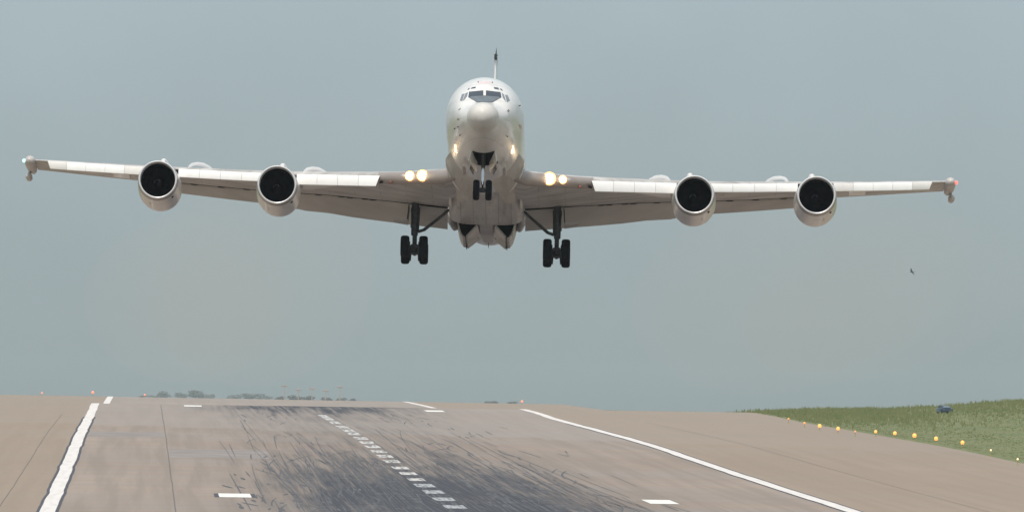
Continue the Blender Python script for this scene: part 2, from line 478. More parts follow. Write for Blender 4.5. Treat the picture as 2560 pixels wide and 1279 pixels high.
# skid marks
sk = Strip()
rs = random.Random(5)
CL_ = [(rs.uniform(480, 640) if rs.random() < .7 else rs.uniform(640, 930), rs.gauss(rs.choice((-1, 1)) * 4.6, 3.2)) for _ in range(46)]
for i in range(780):
    kind_ = rs.random()
    side = rs.choice((-1, 1)); t = rs.gauss(side * 4.4, 3.2)
    if kind_ < .40:                      # long straight streaks
        u = 465 + abs(rs.gauss(0, 1)) * 120; L_ = rs.uniform(35, 120); c = rs.gauss(0, .003); k = rs.gauss(0, .00004); w = rs.uniform(.035, .085)
    elif kind_ < .80:                    # short slightly bent ones, in loose clusters
        cl = rs.choice(CL_); u = cl[0] + rs.gauss(0, 22); t = cl[1] + rs.gauss(0, 1.6)
        L_ = rs.uniform(6, 26); c = rs.gauss(0, .01); k = rs.gauss(0, .0006); w = rs.uniform(.05, .14)
    elif kind_ < .93:                    # stubs
        u = 470 + abs(rs.gauss(0, 1)) * 100; L_ = rs.uniform(3, 8); c = rs.gauss(0, .03); k = 0; w = rs.uniform(.12, .28)
        if rs.random() < .4: t = rs.uniform(-12.5, -5)
    else:                                # curls left by turning wheels
        u = 480 + abs(rs.gauss(0, 1)) * 90; t = rs.uniform(-11.5, 11); L_ = rs.uniform(12, 30); c = rs.uniform(-.06, .06); k = rs.uniform(-.0035, .0035); w = rs.uniform(.08, .17)
    if u < 462 or u + L_ > 985: continue
    us = [u + L_ * q / 8 for q in range(9)]
    V = []; Fc = []
    for q, x in enumerate(us):
        dq = x - u; tt = t + c * dq * 1.5 + k * dq * dq; ww = w * (.35 + .65 * math.sin(math.pi * (q + .6) / 9.2))
        for sg in (-1, 1): V.append((tt + sg * ww / 2, x - U0, gz(x, tt) + .010))
    for q in range(8): Fc.append((2 * q, 2 * q + 1, 2 * q + 3, 2 * q + 2))
    sk.add(V, Fc)
tag(sk.build('skid_marks', M['skid'], None, False, RW), 'dark tyre skid marks scattered over the middle of the runway', 'skid marks', kind='stuff')

# grass blades on the bank
def grass():
    rg = random.Random(3); V = []; Fc = []
    def tuft(t, u, h, w):
        z = gz(u, t)
        for q in range(2):
            a = rg.uniform(-.6, .6); dx, dy = math.cos(a) * w, math.sin(a) * w; o = len(V)
            lx = rg.uniform(-.12, .12); ox, oy = rg.uniform(-.15, .15), rg.uniform(-.15, .15)
            V.extend([(t + ox - dx, u + oy - dy - U0, z - .05), (t + ox + dx, u + oy + dy - U0, z - .05), (t + ox + lx, u + oy - U0, z + h)])
            Fc.append((o, o + 1, o + 2))
    for i in range(42000):
        u = rg.uniform(560, 1320); t = EDGE + .9 + 62 * rg.random() ** 1.5
        tuft(t, u, rg.uniform(.04, .11) * (1.25 if t > EDGE + 12 else .8), rg.uniform(.03, .08))
    for i in range(9000):
        u = rg.gauss(985, 45); t = EDGE + rg.uniform(1.5, 45) * (1 if rg.random() < .6 else .3)
        tuft(t, u, rg.uniform(.12, .34) + .3 * rg.random() ** 4, rg.uniform(.04, .12))
    return V, Fc
m, n, l, b = nodemat('grass_blades')
tc = n.new('ShaderNodeTexCoord')
nz = n.new('ShaderNodeTexNoise'); nz.inputs['Scale'].default_value = .35; nz.inputs['Detail'].default_value = 8
l.new(tc.outputs['Object'], nz.inputs['Vector'])
rp = n.new('ShaderNodeValToRGB'); rp.color_ramp.elements[0].position = .35; rp.color_ramp.elements[1].position = .7
rp.color_ramp.elements[0].color = (.15, .19, .075, 1); rp.color_ramp.elements[1].color = (.23, .23, .11, 1)
l.new(nz.outputs[0], rp.inputs[0]); l.new(rp.outputs[0], b.inputs['Base Color']); b.inputs['Roughness'].default_value = .9
V, Fc = grass()
tag(mobj('grass', V, Fc, m, None, False, RW), 'rough green grass growing on the bank beside the runway shoulder', 'grass', kind='stuff')

# ------------------------------------------------------------ the aircraft
ALPHA, YAW, BANK = R(8.5), R(.62), R(1.36)
base = Matrix(((1, 0, 0), (0, -math.sin(ALPHA), math.cos(ALPHA)), (0, -math.cos(ALPHA), -math.sin(ALPHA)))).to_4x4()
rot = Matrix.Rotation(-BANK, 4, 'Z') @ Matrix.Rotation(-YAW, 4, 'Y') @ base
dref = 445.0
refc = Vector(((1212 - 1280) / F * dref, (639.5 - 290) / F * dref, -dref))
rot.translation = refc - (rot.to_3x3() @ Vector((0, 7, 0)))
AM = CM @ rot
jet = bpy.data.objects.new('jet_aircraft', None); COL.objects.link(jet)
jet.matrix_world = AM
tag(jet, 'white four engined jet taking off with landing gear down and lights on', 'aircraft')
AMi = AM.inverted()

FUS = [(1.25, .76, -.30, -1.78, -1.0), (1.7, .95, -.22, -1.88, -.90), (2.1, 1.10, -.12, -1.96, -.80), (2.6, 1.26, .28, -2.05, -.64), (3.1, 1.40, .68, -2.13, -.51),
       (3.6, 1.50, .97, -2.20, -.39), (4.4, 1.63, 1.31, -2.29, -.25), (5.4, 1.74, 1.58, -2.37, -.13), (6.6, 1.83, 1.79, -2.43, -.04), (8, 1.88, 1.88, -2.45, 0),
       (12, 1.88, 1.88, -2.45, 0), (29, 1.88, 1.88, -2.45, 0), (32, 1.85, 1.88, -2.40, .03), (35, 1.70, 1.88, -2.05, .15), (38, 1.38, 1.86, -1.35, .4), (41, .95, 1.75, -.55, .7), (44, .42, 1.45, .3, .9), (45.2, .1, 1.2, .8, 1.0)]
RAD = [(0, .015, -1.045, -1.075, -1.06), (.03, .17, -.90, -1.22, -1.06), (.1, .31, -.77, -1.36, -1.06), (.25, .46, -.63, -1.50, -1.05), (.5, .59, -.49, -1.62, -1.04), (.85, .69, -.38, -1.71, -1.02), (1.25, .76, -.30, -1.78, -1.0)]
def ring(row, s, n=80):
    w, zt, zb, zc = row; P = []
    for k in range(n):
        q = 2 * math.pi * k / n - math.pi / 2 - math.pi / n
        c, sn = math.cos(q), math.sin(q)
        if sn > 0: P.append((w * c, s, zc + (zt - zc) * sn)); continue
        e = 2 / (2 + .3 * sstep(3, 9, s) * (1 - sstep(30, 36, s)))
        P.append((w * math.copysign(abs(c) ** e, c), s, zc - (zc - zb) * abs(sn) ** e))
    return P
ss = frange(1.25, 3.0, .125) + [3.25] + frange(3.5, 6.8, .3) + frange(7.2, 12, .6) + frange(13, 29, 2) + frange(30, 45.2, .8)
rings = [ring(interp(FUS, s), s) for s in ss]
n = 80; V = [p for r in rings for p in r]; Fc = []
for i in range(len(rings) - 1):
    smid = (ss[i] + ss[i + 1]) / 2
    for j in range(n):
        if 4.0 < smid < 6.8 and (j <= 4 or j >= n - 3): continue     # nose gear bay opening
        k = (j + 1) % n
        Fc.append((i * n + j, i * n + k, (i + 1) * n + k, (i + 1) * n + j))
Fc.append(tuple((len(rings) - 1) * n + j for j in range(n)))
fus = mobj('fuselage', V, Fc, M['white'], jet)
bv = BVHTree.FromPolygons([AM @ Vector(v) for v in V], Fc)
b2 = MB(); b2.loft([ring(interp(RAD, s), s) for s in (0, .015, .03, .06, .1, .17, .25, .37, .5, .67, .85, 1.05, 1.25)])
rad = b2.build('radome', M['radome'], jet)

def patch(name, poly, m, parent, cuts=4, off=.008, thick=.03):
    """lay a plate on the skin, outlined where the photograph shows it"""
    bm = bmesh.new()
    vs = [bm.verts.new((x, y, 0)) for x, y in poly]; bm.faces.new(vs)
    bmesh.ops.triangulate(bm, faces=bm.faces)
    bmesh.ops.subdivide_edges(bm, edges=bm.edges, cuts=cuts, use_grid_fill=True)
    bm.verts.index_update()
    V = []; Nn = []
    for v in bm.verts:
        h, nn, _, _ = bv.ray_cast(CAM, ray(v.co.x, v.co.y))
        if h is None: h, nn, _, _ = bv.find_nearest(CAM + ray(v.co.x, v.co.y) * 442)
        if nn.dot(ray(v.co.x, v.co.y)) > 0: nn = -nn
        V.append(AMi @ (h + nn * off)); Nn.append((AMi.to_3x3() @ nn).normalized())
    Fc = [tuple(v.index for v in f.verts) for f in bm.faces]; bm.free()
    nv = len(V); cnt = {}
    for f in Fc:
        for i in range(len(f)):
            e = (f[i], f[(i + 1) % len(f)]); cnt[frozenset(e)] = cnt.get(frozenset(e), []) + [e]
    V2 = V + [V[i] - Nn[i] * thick for i in range(nv)]
    F2 = Fc + [tuple(i + nv for i in reversed(f)) for f in Fc]
    for es in cnt.values():
        if len(es) == 1: a, c = es[0]; F2.append((c, a, a + nv, c + nv))
    return mobj(name, V2, F2, m, parent)
def z1(*pts): return [(1060 + x * .21888, 100 + y * .21893) for x, y in pts]
patch('windshield', z1((515, 592), (678, 577), (680, 640), (700, 700), (640, 712), (605, 712), (505, 655)), M['glass'], jet)
patch('windshield', z1((706, 577), (874, 597), (884, 657), (780, 716), (702, 712), (700, 640)), M['glass'], jet)
patch('antiglare_panel', z1((535, 648), (690, 640), (850, 652), (868, 666), (778, 714), (605, 711), (520, 664)), M['visor'], jet, off=.02)
patch('windshield_post', z1((677, 566), (708, 566), (706, 640), (678, 640)), M['white'], jet, off=.03, thick=.05)
for p in (((410, 692), (433, 622), (466, 612), (437, 700)), ((443, 698), (473, 611), (503, 597), (493, 645), (462, 684)), ((886, 602), (914, 625), (937, 710), (899, 660)), ((925, 627), (954, 630), (982, 695), (947, 713))):
    patch('side_window', z1(*p), M['sideglass'], jet)
for p in (((533, 560), (548, 543), (592, 536), (590, 553)), ((495, 573), (506, 556), (524, 549), (516, 566)), ((797, 540), (846, 546), (860, 570), (802, 560)), ((867, 553), (885, 560), (901, 583), (878, 573))):
    patch('eyebrow_window', z1(*p), M['glass'], jet, 2)
patch('receptacle_marking', z1((622, 478), (775, 478), (768, 500), (628, 500)), M['pink'], jet, off=.006)
for p in (((612, 478), (622, 472), (624, 488), (618, 490)), ((778, 478), (788, 482), (784, 494), (776, 490))):
    patch('receptacle_tick', z1(*p), M['dark'], jet, 1)
patch('door_outline', z1((1085, 960), (1112, 975), (1112, 1010), (1104, 1020), (1080, 985)), M['orange'], jet, 2)
# small probes and vents on the nose skin
def on_skin(px, py):
    h, nn, _, _ = bv.ray_cast(CAM, ray(px, py))
    if h is None: h, nn, _, _ = bv.find_nearest(CAM + ray(px, py) * 445)
    if nn.dot(ray(px, py)) > 0: nn = -nn
    return AMi @ h, (AMi.to_3x3() @ nn).normalized()
for x, y in ((390, 990), (415, 1085), (947, 1098), (357, 1010), (955, 808), (1088, 752), (395, 905)):
    p, nn = on_skin(1060 + x * .21888, 100 + y * .21893)
    q = MB(); q.tube([p - nn * .03, p + nn * .05, p + nn * .06 + Vector((0, -.10, 0))], [.025, .022, .014], 8)
    q.build('probe', M['dark'], jet)
for x, y in ((412, 790), (960, 822)):
    p, nn = on_skin(1060 + x * .21888, 100 + y * .21893)
    q = MB(); q.tube([p + Vector((-.09, 0, -.06)), p + nn * .02, p + Vector((.09, 0, .07))], [.012, .02, .012], 6)
    q.build('vent_slit', M['visor'], jet)
q = MB(); q.lathe([(0, .32), (.05, .30), (.10, .22), (.12, .02)], (0, 9.6, 1.87), 20, 'z'); q.build('crown_antenna', M['dark'], jet)
q = MB(); q.loft([[(-.02, 32 - .4, -2.38), (.02, 32 - .4, -2.38), (.02, 32 + .1, -2.38), (-.02, 32 + .1, -2.38)], [(-.01, 31.9, -2.62), (.01, 31.9, -2.62), (.01, 32.15, -2.62), (-.01, 32.15, -2.62)]]); q.build('blade_antenna', M['gear'], jet, False)

# nose gear bay, doors and leg
q = MB()
bx = .50
rows = [(s, interp(FUS, s)[2] + .03) for s in frange(4.1, 6.8, .3)]
for sx in (-1, 1):
    V = []; Fc = []
    for s_, zb in rows: V += [(sx * bx, s_, zb + .10), (sx * bx, s_, -1.15)]
    for i in range(len(rows) - 1): Fc.append((2 * i, 2 * i + 1, 2 * i + 3, 2 * i + 2))
    q.add(V, Fc)
q.add([(-bx, 4.1, -1.15), (bx, 4.1, -1.15), (bx, 6.8, -1.15), (-bx, 6.8, -1.15)], [(0, 1, 2, 3)])
for s_ in (4.1, 6.8): q.add([(-bx, s_, -1.15), (bx, s_, -1.15), (bx, s_, -2.28), (-bx, s_, -2.28)], [(0, 1, 2, 3)])
for k in range(5): q.box(-bx, bx, 4.3 + k * .5, 4.38 + k * .5, -1.3, -1.16)
q.build('nose_gear_bay', M['bay'], jet, False)
for sx in (-1, 1):
    q = MB(); q.slab([(sx * .55, 4.1, -2.18), (sx * .66, 4.1, -2.64), (sx * .32, 6.4, -2.84), (sx * .28, 6.4, -2.36)], (sx * .04, 0, 0))
    q.build('nose_gear_door', M['slat'], jet, False)
    q = MB(); q.slab([(sx * .52, 6.0, -2.35), (sx * .62, 6.05, -2.72), (sx * .46, 6.9, -2.86), (sx * .42, 6.9, -2.42)], (sx * .03, 0, 0))
    q.build('nose_gear_door', M['gear'], jet, False)

def tyre(c, R_, w, parent, n=36):
    q = MB(); h = w / 2
    q.lathe([(-h * .55, R_ * .52), (-h * .9, R_ * .66), (-h, R_ * .80), (-h * .86, R_ * .93), (-h * .5, R_ * .99), (-h * .28, R_), (-h * .26, R_ * .985), (-h * .2, R_ * .985), (-h * .18, R_),
             (h * .18, R_), (h * .2, R_ * .985), (h * .26, R_ * .985), (h * .28, R_), (h * .5, R_ * .99), (h * .86, R_ * .93), (h, R_ * .80), (h * .9, R_ * .66), (h * .55, R_ * .52)], c, n, 'x')
    o = q.build('tyre', M['rub'], parent)
    q = MB(); q.lathe([(-h * .6, .02), (-h * .62, R_ * .2), (-h * .4, R_ * .3), (-h * .5, R_ * .54), (h * .5, R_ * .54), (h * .4, R_ * .3), (h * .62, R_ * .2), (h * .6, .02)], c, 24, 'x', True)
    q.build('rim', M['gear'], parent)
    return o

q = MB(); q.tube([(0, 5.9, -1.3), (0, 5.55, -2.5), (0, 5.5, -2.95)], [.11, .10, .085], 14)
q.tube([(-.3, 5.7, -1.8), (.3, 5.7, -1.8)], .07, 8)
q.tube([(0, 4.3, -1.6), (0, 5.45, -2.75)], .06, 8)
q.tube([(-.14, 5.45, -2.6), (.14, 5.45, -2.6)], .06, 8)
nl = q.build('nose_gear_leg', M['gear'], jet)
q = MB(); q.tube([(0, 5.47, -2.75), (0, 5.45, -3.58)], .07, 12); q.build('oleo', M['gearlite'], nl)
q = MB(); q.tube([(-.30, 5.5, -3.83), (.30, 5.5, -3.83)], .07, 10); q.tube([(0, 5.62, -2.95), (0, 5.85, -3.3), (0, 5.6, -3.78)], .04, 8)
q.box(-.12, .12, 5.42, 5.6, -3.94, -3.72); q.build('axle', M['gear'], nl)
for sx in (-1, 1): tyre((sx * .295, 5.5, -3.83), .49, .31, nl)

# ---- wings
def sLE(t): return 13.4 + (t - 2) * .80 - (max(0, 4.2 - t)) * .35
def sTE(t): return lerp(22.9, 24.6, (t - 2) / 6) if t < 8 else lerp(24.6, 32.9, (t - 8) / 14.9)
FLEX = [(0, -.28), (5, -.26), (9, -.26), (11.7, -.22), (14.5, -.13), (19, .04), (22.3, .19), (24, .25)]
def zLE(t): return -1.78 + (t - 2) * .1225 + interp(FLEX, t)[0] + max(0, 1.9 - t) * .42
def thick(t): return lerp(.115, .09, (t - 2) / 19.8)
XS = [0, .004, .015, .04, .09, .17, .28, .42, .56, .68, .78, .86, .93, 1.0]
def yt(x): return 5 * (.2969 * math.sqrt(x) - .126 * x - .3516 * x * x + .2843 * x**3 - .1015 * x**4)
def foil(t, sx, xe=1.0, tw=R(1.0)):
    a, c, z0, th = sLE(t), sTE(t) - sLE(t), zLE(t), thick(t)
    pts = []
    xs = [x for x in XS if x < xe - .01] + [xe]
    xs = xs + [xs[-1]] * (len(XS) - len(xs))
    for i, x in enumerate(xs[::-1]): pts.append((x, yt(x) * th * .95 + .015 * math.sin(math.pi * x)))
    for x in xs[1:]: pts.append((x, -yt(x) * th + .015 * math.sin(math.pi * x) + .001))
    return [Vector((sx * t, a + c * x, z0 + c * z - c * (x - .25) * math.sin(tw))) for x, z in pts]
FL = [(1.92, 9.1), (9.098, 11.002), (11.0, 16.2)]           # flap spans
KR = [(5.2, 9.35), (11.05, 15.4), (17.2, 22.25)]   # leading edge flap spans
def wing(sx):
    q = MB(); sec = []
    def flapped(t): return any(a <= t <= c for a, c in FL)
    ts = [.3, .8, 1.3, 1.9, 2.6, 3.6, 4.6, 5.6, 6.6, 7.6, 9.1]
    for t in ts: sec.append((t, .80))
    for t in (9.11, 9.7, 10.3, 10.99): sec.append((t, .80))
    for t in (11.0, 12.3, 13.4, 14.7, 16.2): sec.append((t, .80))
    for t in (16.21, 17.4, 19, 20.6, 22.2, 22.95): sec.append((t, 1.0))
    q.loft([foil(t, sx, xe) for t, xe in sec])
    w = q.build('wing', M['wing'], jet)
    # flaps
    for a, c in FL:
        q = MB(); rings = []
        for t in [lerp(a, c, k / 6) for k in range(7)]:
            ch = sTE(t) - sLE(t); s0 = sLE(t) + ch * .815; z0 = zLE(t) - ch * (.565) * math.sin(R(1)) - ch * .012
            fc = min(ch * .25, lerp(2.0, 1.75, (t - 1.8) / 6)); dl = R(25 if t < 9.12 else (23 if t < 10.98 else 18))
            r = []
            for x, z in ((1, 0), (.7, .055), (.4, .085), (.15, .075), (.03, .035), (0, 0), (.03, -.03), (.15, -.045), (.4, -.04), (.7, -.02)):
                r.append(Vector((sx * t, s0 + fc * (x * math.cos(dl) + z * math.sin(dl)), z0 - fc * x * math.sin(dl) + fc * z * math.cos(dl))))
            rings.append(r)
        q.loft(rings); q.build('flap', M['flap'], w)
        # dark tube painting the gap's shade ahead of the flap, wider at the hinges
        def cove(t):
            ch = sTE(t) - sLE(t); x = .80
            return Vector((sx * t, sLE(t) + ch * x, zLE(t) - yt(x) * thick(t) * ch + .015 * ch * math.sin(math.pi * x) - ch * (x - .25) * math.sin(R(1)) + .005))
        q = MB(); q.tube([cove(lerp(a, c, k / 8)) for k in range(9)], [.075, .065, .04, .022, .022, .022, .022, .022, .022] if a < 5 else .02, 8)
        for f in ((.52, .57, .68, .74, .90) if a < 5 else (.2, .45, .72)):
            t = lerp(a, c, f); q.tube([cove(t - .22), cove(t - .1), cove(t + .12), cove(t + .24)], [.02, .05, .055, .02], 8)
        q.build('flap_gap_shade', M['dark'], w)
    # leading edge flaps, in segments
    i = 0
    for a, c in KR:
        nseg = 4 if a < 16 else 5
        for k in range(nseg):
            t0 = lerp(a, c, k / nseg) + .006; t1 = lerp(a, c, (k + 1) / nseg) - .006
            rings = []
            for t, e in ((t0, 0), (t1, 1)):
                s0, z0 = sLE(t), zLE(t)
                slant = .20 if (k == 0 and e == 0 and a < 6) else (-.18 if (k == nseg - 1 and e == 1 and a > 16) else 0)
                kk = 1.22 if a < 6 else 1.0
                pr = [(.06, .05), (-.06, .035), (-.18, -.05), (-.27, -.18), (-.33, -.33), (-.335, -.42), (-.29, -.44), (-.26, -.38), (-.20, -.20), (-.12, -.09), (.02, -.02)]
                rings.append([Vector((sx * (t + slant * (-zz - .05) * 2), s0 + y_, z0 + zz * kk)) for y_, zz in pr])
            q = MB(); q.loft(rings)
            q.build('leading_edge_flap', M['slat_shaded'] if i % 5 in (2, 3) and a > 16 else M['slat'], w)
            i += 1
    # solid dark boxes for the gap shade at the pylons, fittings near the root
    for t0, t1 in ((9.36, 9.58), (15.41, 15.6)):
        tm = (t0 + t1) / 2
        q = MB(); q.box(min(sx * t0, sx * t1), max(sx * t0, sx * t1), sLE(tm) - .28, sLE(tm) + .1, zLE(tm) - .42, zLE(tm) - .06)
        q.build('flap_end_gap_shade', M['dark'], w, False)
    for t in (4.55, 5.05):
        q = MB(); q.tube([(sx * t, sLE(t) + .15, zLE(t) - .20), (sx * (t + .12), sLE(t) - .05, zLE(t) - .30)], [.09, .05], 8); q.build('hinge_fitting', M['dark'] if t > 5 else mat('red_fitting', (.20, .08, .07), .6), w)
    # pale fairings on the underside
    def low(t, x, off):
        ch = sTE(t) - sLE(t)
        return Vector((sx * t, sLE(t) + ch * x, zLE(t) - yt(x) * thick(t) * ch + .015 * ch * math.sin(math.pi * x) - ch * (x - .25) * math.sin(R(1)) - off))
    for quad, h in ((((18.0, .25), (18.9, .30), (18.95, .80), (18.05, .80)), .07), (((8.45, .12), (9.15, .12), (9.15, .50), (8.7, .50), (7.3, .18)), .025)):
        q = MB(); n_ = len(quad); cx = sum(a for a, b_ in quad) / n_; cy = sum(b_ for a, b_ in quad) / n_
        q.loft([[low(a, b_, -.03) for a, b_ in quad], [low(lerp(a, cx, .06), lerp(b_, cy, .06), h * .7) for a, b_ in quad], [low(lerp(a, cx, .25), lerp(b_, cy, .25), h) for a, b_ in quad]])
        q.build('underwing_fairing', M['nac'], w)
    return w
W = {sx: wing(sx) for sx in (-1, 1)}

# blunt inboard leading edge and the fairing with its painted highlight at the wing root
for sx in (-1, 1):
    q = MB(); rings = []
    for t in (.5, 1.0, 1.5, 2.0, 3.0, 4.0, 4.7, 5.25):
        f = 1 - .25 * (t - 1.3) / 4 if t > 1.3 else 1 - (1.3 - t) * .4
        c0 = Vector((sx * t, sLE(t) + .30, zLE(t) - .02))
        rings.append([c0 + Vector((0, -.42 * math.cos(a) * f if abs(a) < 1.58 else .5, .36 * math.sin(a) * f)) for a in [R(-90 + 180 * k / 14) for k in range(15)]])
    q.loft(rings); q.build('leading_edge', M['wing_edge'], W[sx])
    def skin(z): return 1.88 * (1 - min(.985, abs(z) / 2.45) ** 2.3) ** (1 / 2.3)
    RP = ((1.90, 11.2, -1.45), (1.85, 11.55, -1.72), (1.74, 12.0, -2.0), (1.58, 12.5, -2.26), (1.40, 13.1, -2.46), (1.2, 14.0, -2.55), (.95, 15.6, -2.56))
    q = MB(); rings = []
    for tt, s_, zz in RP:
        ti = skin(zz) - .05
        rings.append([Vector((sx * ti, s_ - 2.3, max(zz + .06, -2.42))), Vector((sx * lerp(ti, tt, .6), s_ - 1.0, max(zz + .05, -2.48))), Vector((sx * tt, s_, zz)), Vector((sx * tt, 17.6, zz)), Vector((sx * (tt - .45), 17.6, zz + .3)), Vector((sx * (tt - .6), s_, zz + .35))])
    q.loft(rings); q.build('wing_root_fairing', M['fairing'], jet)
    q = MB(); q.tube([(sx * a, b_ - .02, c_ - .01) for a, b_, c_ in RP[:6]], [.01, .05, .06, .055, .04, .01], 10); q.build('fairing_highlight', M['slat'], jet)  # white tube paints the bright highlight along the fairing's front edge

# lights in the wing roots
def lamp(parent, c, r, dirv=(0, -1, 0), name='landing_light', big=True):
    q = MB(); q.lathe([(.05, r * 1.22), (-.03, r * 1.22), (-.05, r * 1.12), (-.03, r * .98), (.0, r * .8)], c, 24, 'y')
    h = q.build(name, M['lampglow'] if big else M['gear'], parent)
    q = MB(); q.lathe([(-.02, r * .92), (-.06, r * .78), (-.09, r * .5), (-.10, .01)], c, 24, 'y'); q.build('lens', M['lamp'] if big else M['slamp'], h)
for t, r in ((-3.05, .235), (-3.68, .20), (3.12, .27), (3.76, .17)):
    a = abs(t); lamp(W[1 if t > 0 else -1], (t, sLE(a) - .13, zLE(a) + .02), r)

# ---- belly fairing and main gear doors
q = MB(); rings = []
for s_, hw, zb, zt in ((14.8, .7, -2.40, -2.0), (16.2, 1.18, -2.48, -2.0), (17.4, 1.52, -2.56, -2.0), (18.1, 1.74, -2.66, -2.0), (19.2, 1.84, -2.80, -2.0), (20.6, 1.87, -2.91, -2.0), (22.0, 1.86, -2.98, -2.0), (22.04, 1.78, -2.90, -2.0)):
    r = []
    for k in range(25):
        a = math.pi + math.pi * k / 24; c, sn = math.cos(a), math.sin(a)
        ex = .45
        r.append(Vector((hw * math.copysign(abs(c) ** ex, c), s_, zt + (zb - zt) * abs(sn) ** ex)))
    rings.append(r)
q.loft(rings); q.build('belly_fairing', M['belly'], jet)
q = MB(); rings = []
for s_, hw, zb in ((21.9, .36, -3.02), (24, .42, -2.96), (27, .42, -2.80), (31, .3, -2.50)):
    rings.append([Vector((x * hw, s_, z)) for x, z in ((-1.1, -2.2), (-1, zb + .08), (-.8, zb), (.8, zb), (1, zb + .08), (1.1, -2.2))])
q.loft(rings); q.build('keel_beam', M['flap'], jet)
for sx in (-1, 1):
    q = MB(); q.box(min(sx * .42, sx * 1.5), max(sx * .42, sx * 1.5), 22.1, 26.0, -2.55, -2.42); q.box(min(sx * .42, sx * 1.35), max(sx * .42, sx * 1.35), 25.0, 25.1, -3.2, -2.5); q.build('main_gear_bay', M['bay'], jet, False)
    q = MB(); q.slab([(sx * .42, 22.2, -2.98), (sx * .95, 22.2, -3.56), (sx * .94, 26.0, -3.59), (sx * .32, 26.0, -3.10)], (sx * .05, 0, .06))
    q.build('main_gear_door', M['wing'], jet, False)
    q = MB(); rings = []
    for s_ in (22.2, 22.6, 24, 25.2, 26.0):
        f = 1 if s_ < 25 else lerp(.99, .95, (s_ - 25.2) / .8)
        arc = [(1.02, -3.60), (1.15, -3.58), (1.29, -3.38), (1.40, -3.02), (1.48, -2.62), (1.56, -2.2)]
        out = [Vector((sx * x, s_, -2.2 + (z + 2.2) * f)) for x, z in arc]
        inn = [Vector((sx * (x - .05), s_, -2.2 + (z + 2.2) * f + .04)) for x, z in arc][::-1]
        rings.append(out + inn)
    q.loft(rings); q.build('main_gear_door', M['wing'], jet)
    q = MB(); q.slab([(sx * .99, 22.15, -3.54), (sx * .99, 26.05, -3.56), (sx * .99, 26.05, -3.62), (sx * .99, 22.15, -3.60)], (sx * .035, 0, 0)); q.build('door_gap_shade', M['dark'], jet, False)  # dark strip standing in for the shaded gap between the doors
    # rear scoop at the outer side
    q = MB(); rings = []
    for s_, x0, z0, r in ((22.1, 1.74, -2.25, .28), (23, 1.80, -2.32, .34), (25, 1.62, -2.35, .34), (28, 1.4, -2.0, .2)):
        rings.append([Vector((sx * (x0 + r * .7 * math.cos(a)), s_, z0 + r * 1.5 * math.sin(a))) for a in [2 * math.pi * k / 16 for k in range(16)]])
    q.loft(rings); q.build('gear_bay_fairing', M['wing'], jet)
    # shell shaped fairing on the side and ram air scoop
    q = MB(); rings = []
    for s_, r in ((17.0, .02), (17.4, .10), (18.4, .17), (20, .16), (21.6, .08)):
        rings.append([Vector((sx * (1.74 + r * .6 * math.cos(a)), s_, -2.42 + r * 1.8 * math.sin(a))) for a in [2 * math.pi * k / 14 for k in range(14)]])
    q.loft(rings); q.build('side_fairing', M['white'], jet)
    q = MB(); q.add([(sx * 1.22, 15.3, -2.42), (sx * 1.62, 15.5, -2.25), (sx * 1.22, 15.3, -2.22), (sx * 1.22, 16.2, -2.42), (sx * 1.62, 16.3, -2.25), (sx * 1.22, 16.2, -2.22)], [(0, 1, 2), (3, 5, 4), (0, 3, 4, 1), (1, 4, 5, 2), (2, 5, 3, 0)])
    q.build('ram_air_scoop', M['dark'], jet, False)
    for s_, x_, z_, L_ in ((8.8, 1.00, -2.20, 2.6), (11.6, 1.06, -2.15, 2.2)):
        q = MB(); q.tube([(sx * x_, s_, z_ + .06), (sx * x_, s_ + .25, z_ - .05), (sx * x_, s_ + L_ * .7, z_ - .04), (sx * x_, s_ + L_, z_ + .08)], [.03, .08, .07, .02], 10)
        q.build('belly_scoop', M['flap'], jet)
        q = MB(); q.lathe([(0, .055), (.02, .05), (.05, .01)], (sx * x_, s_ + .16, z_ - .01), 10, 'y', True); q.build('scoop_mouth', M['dark'], jet)

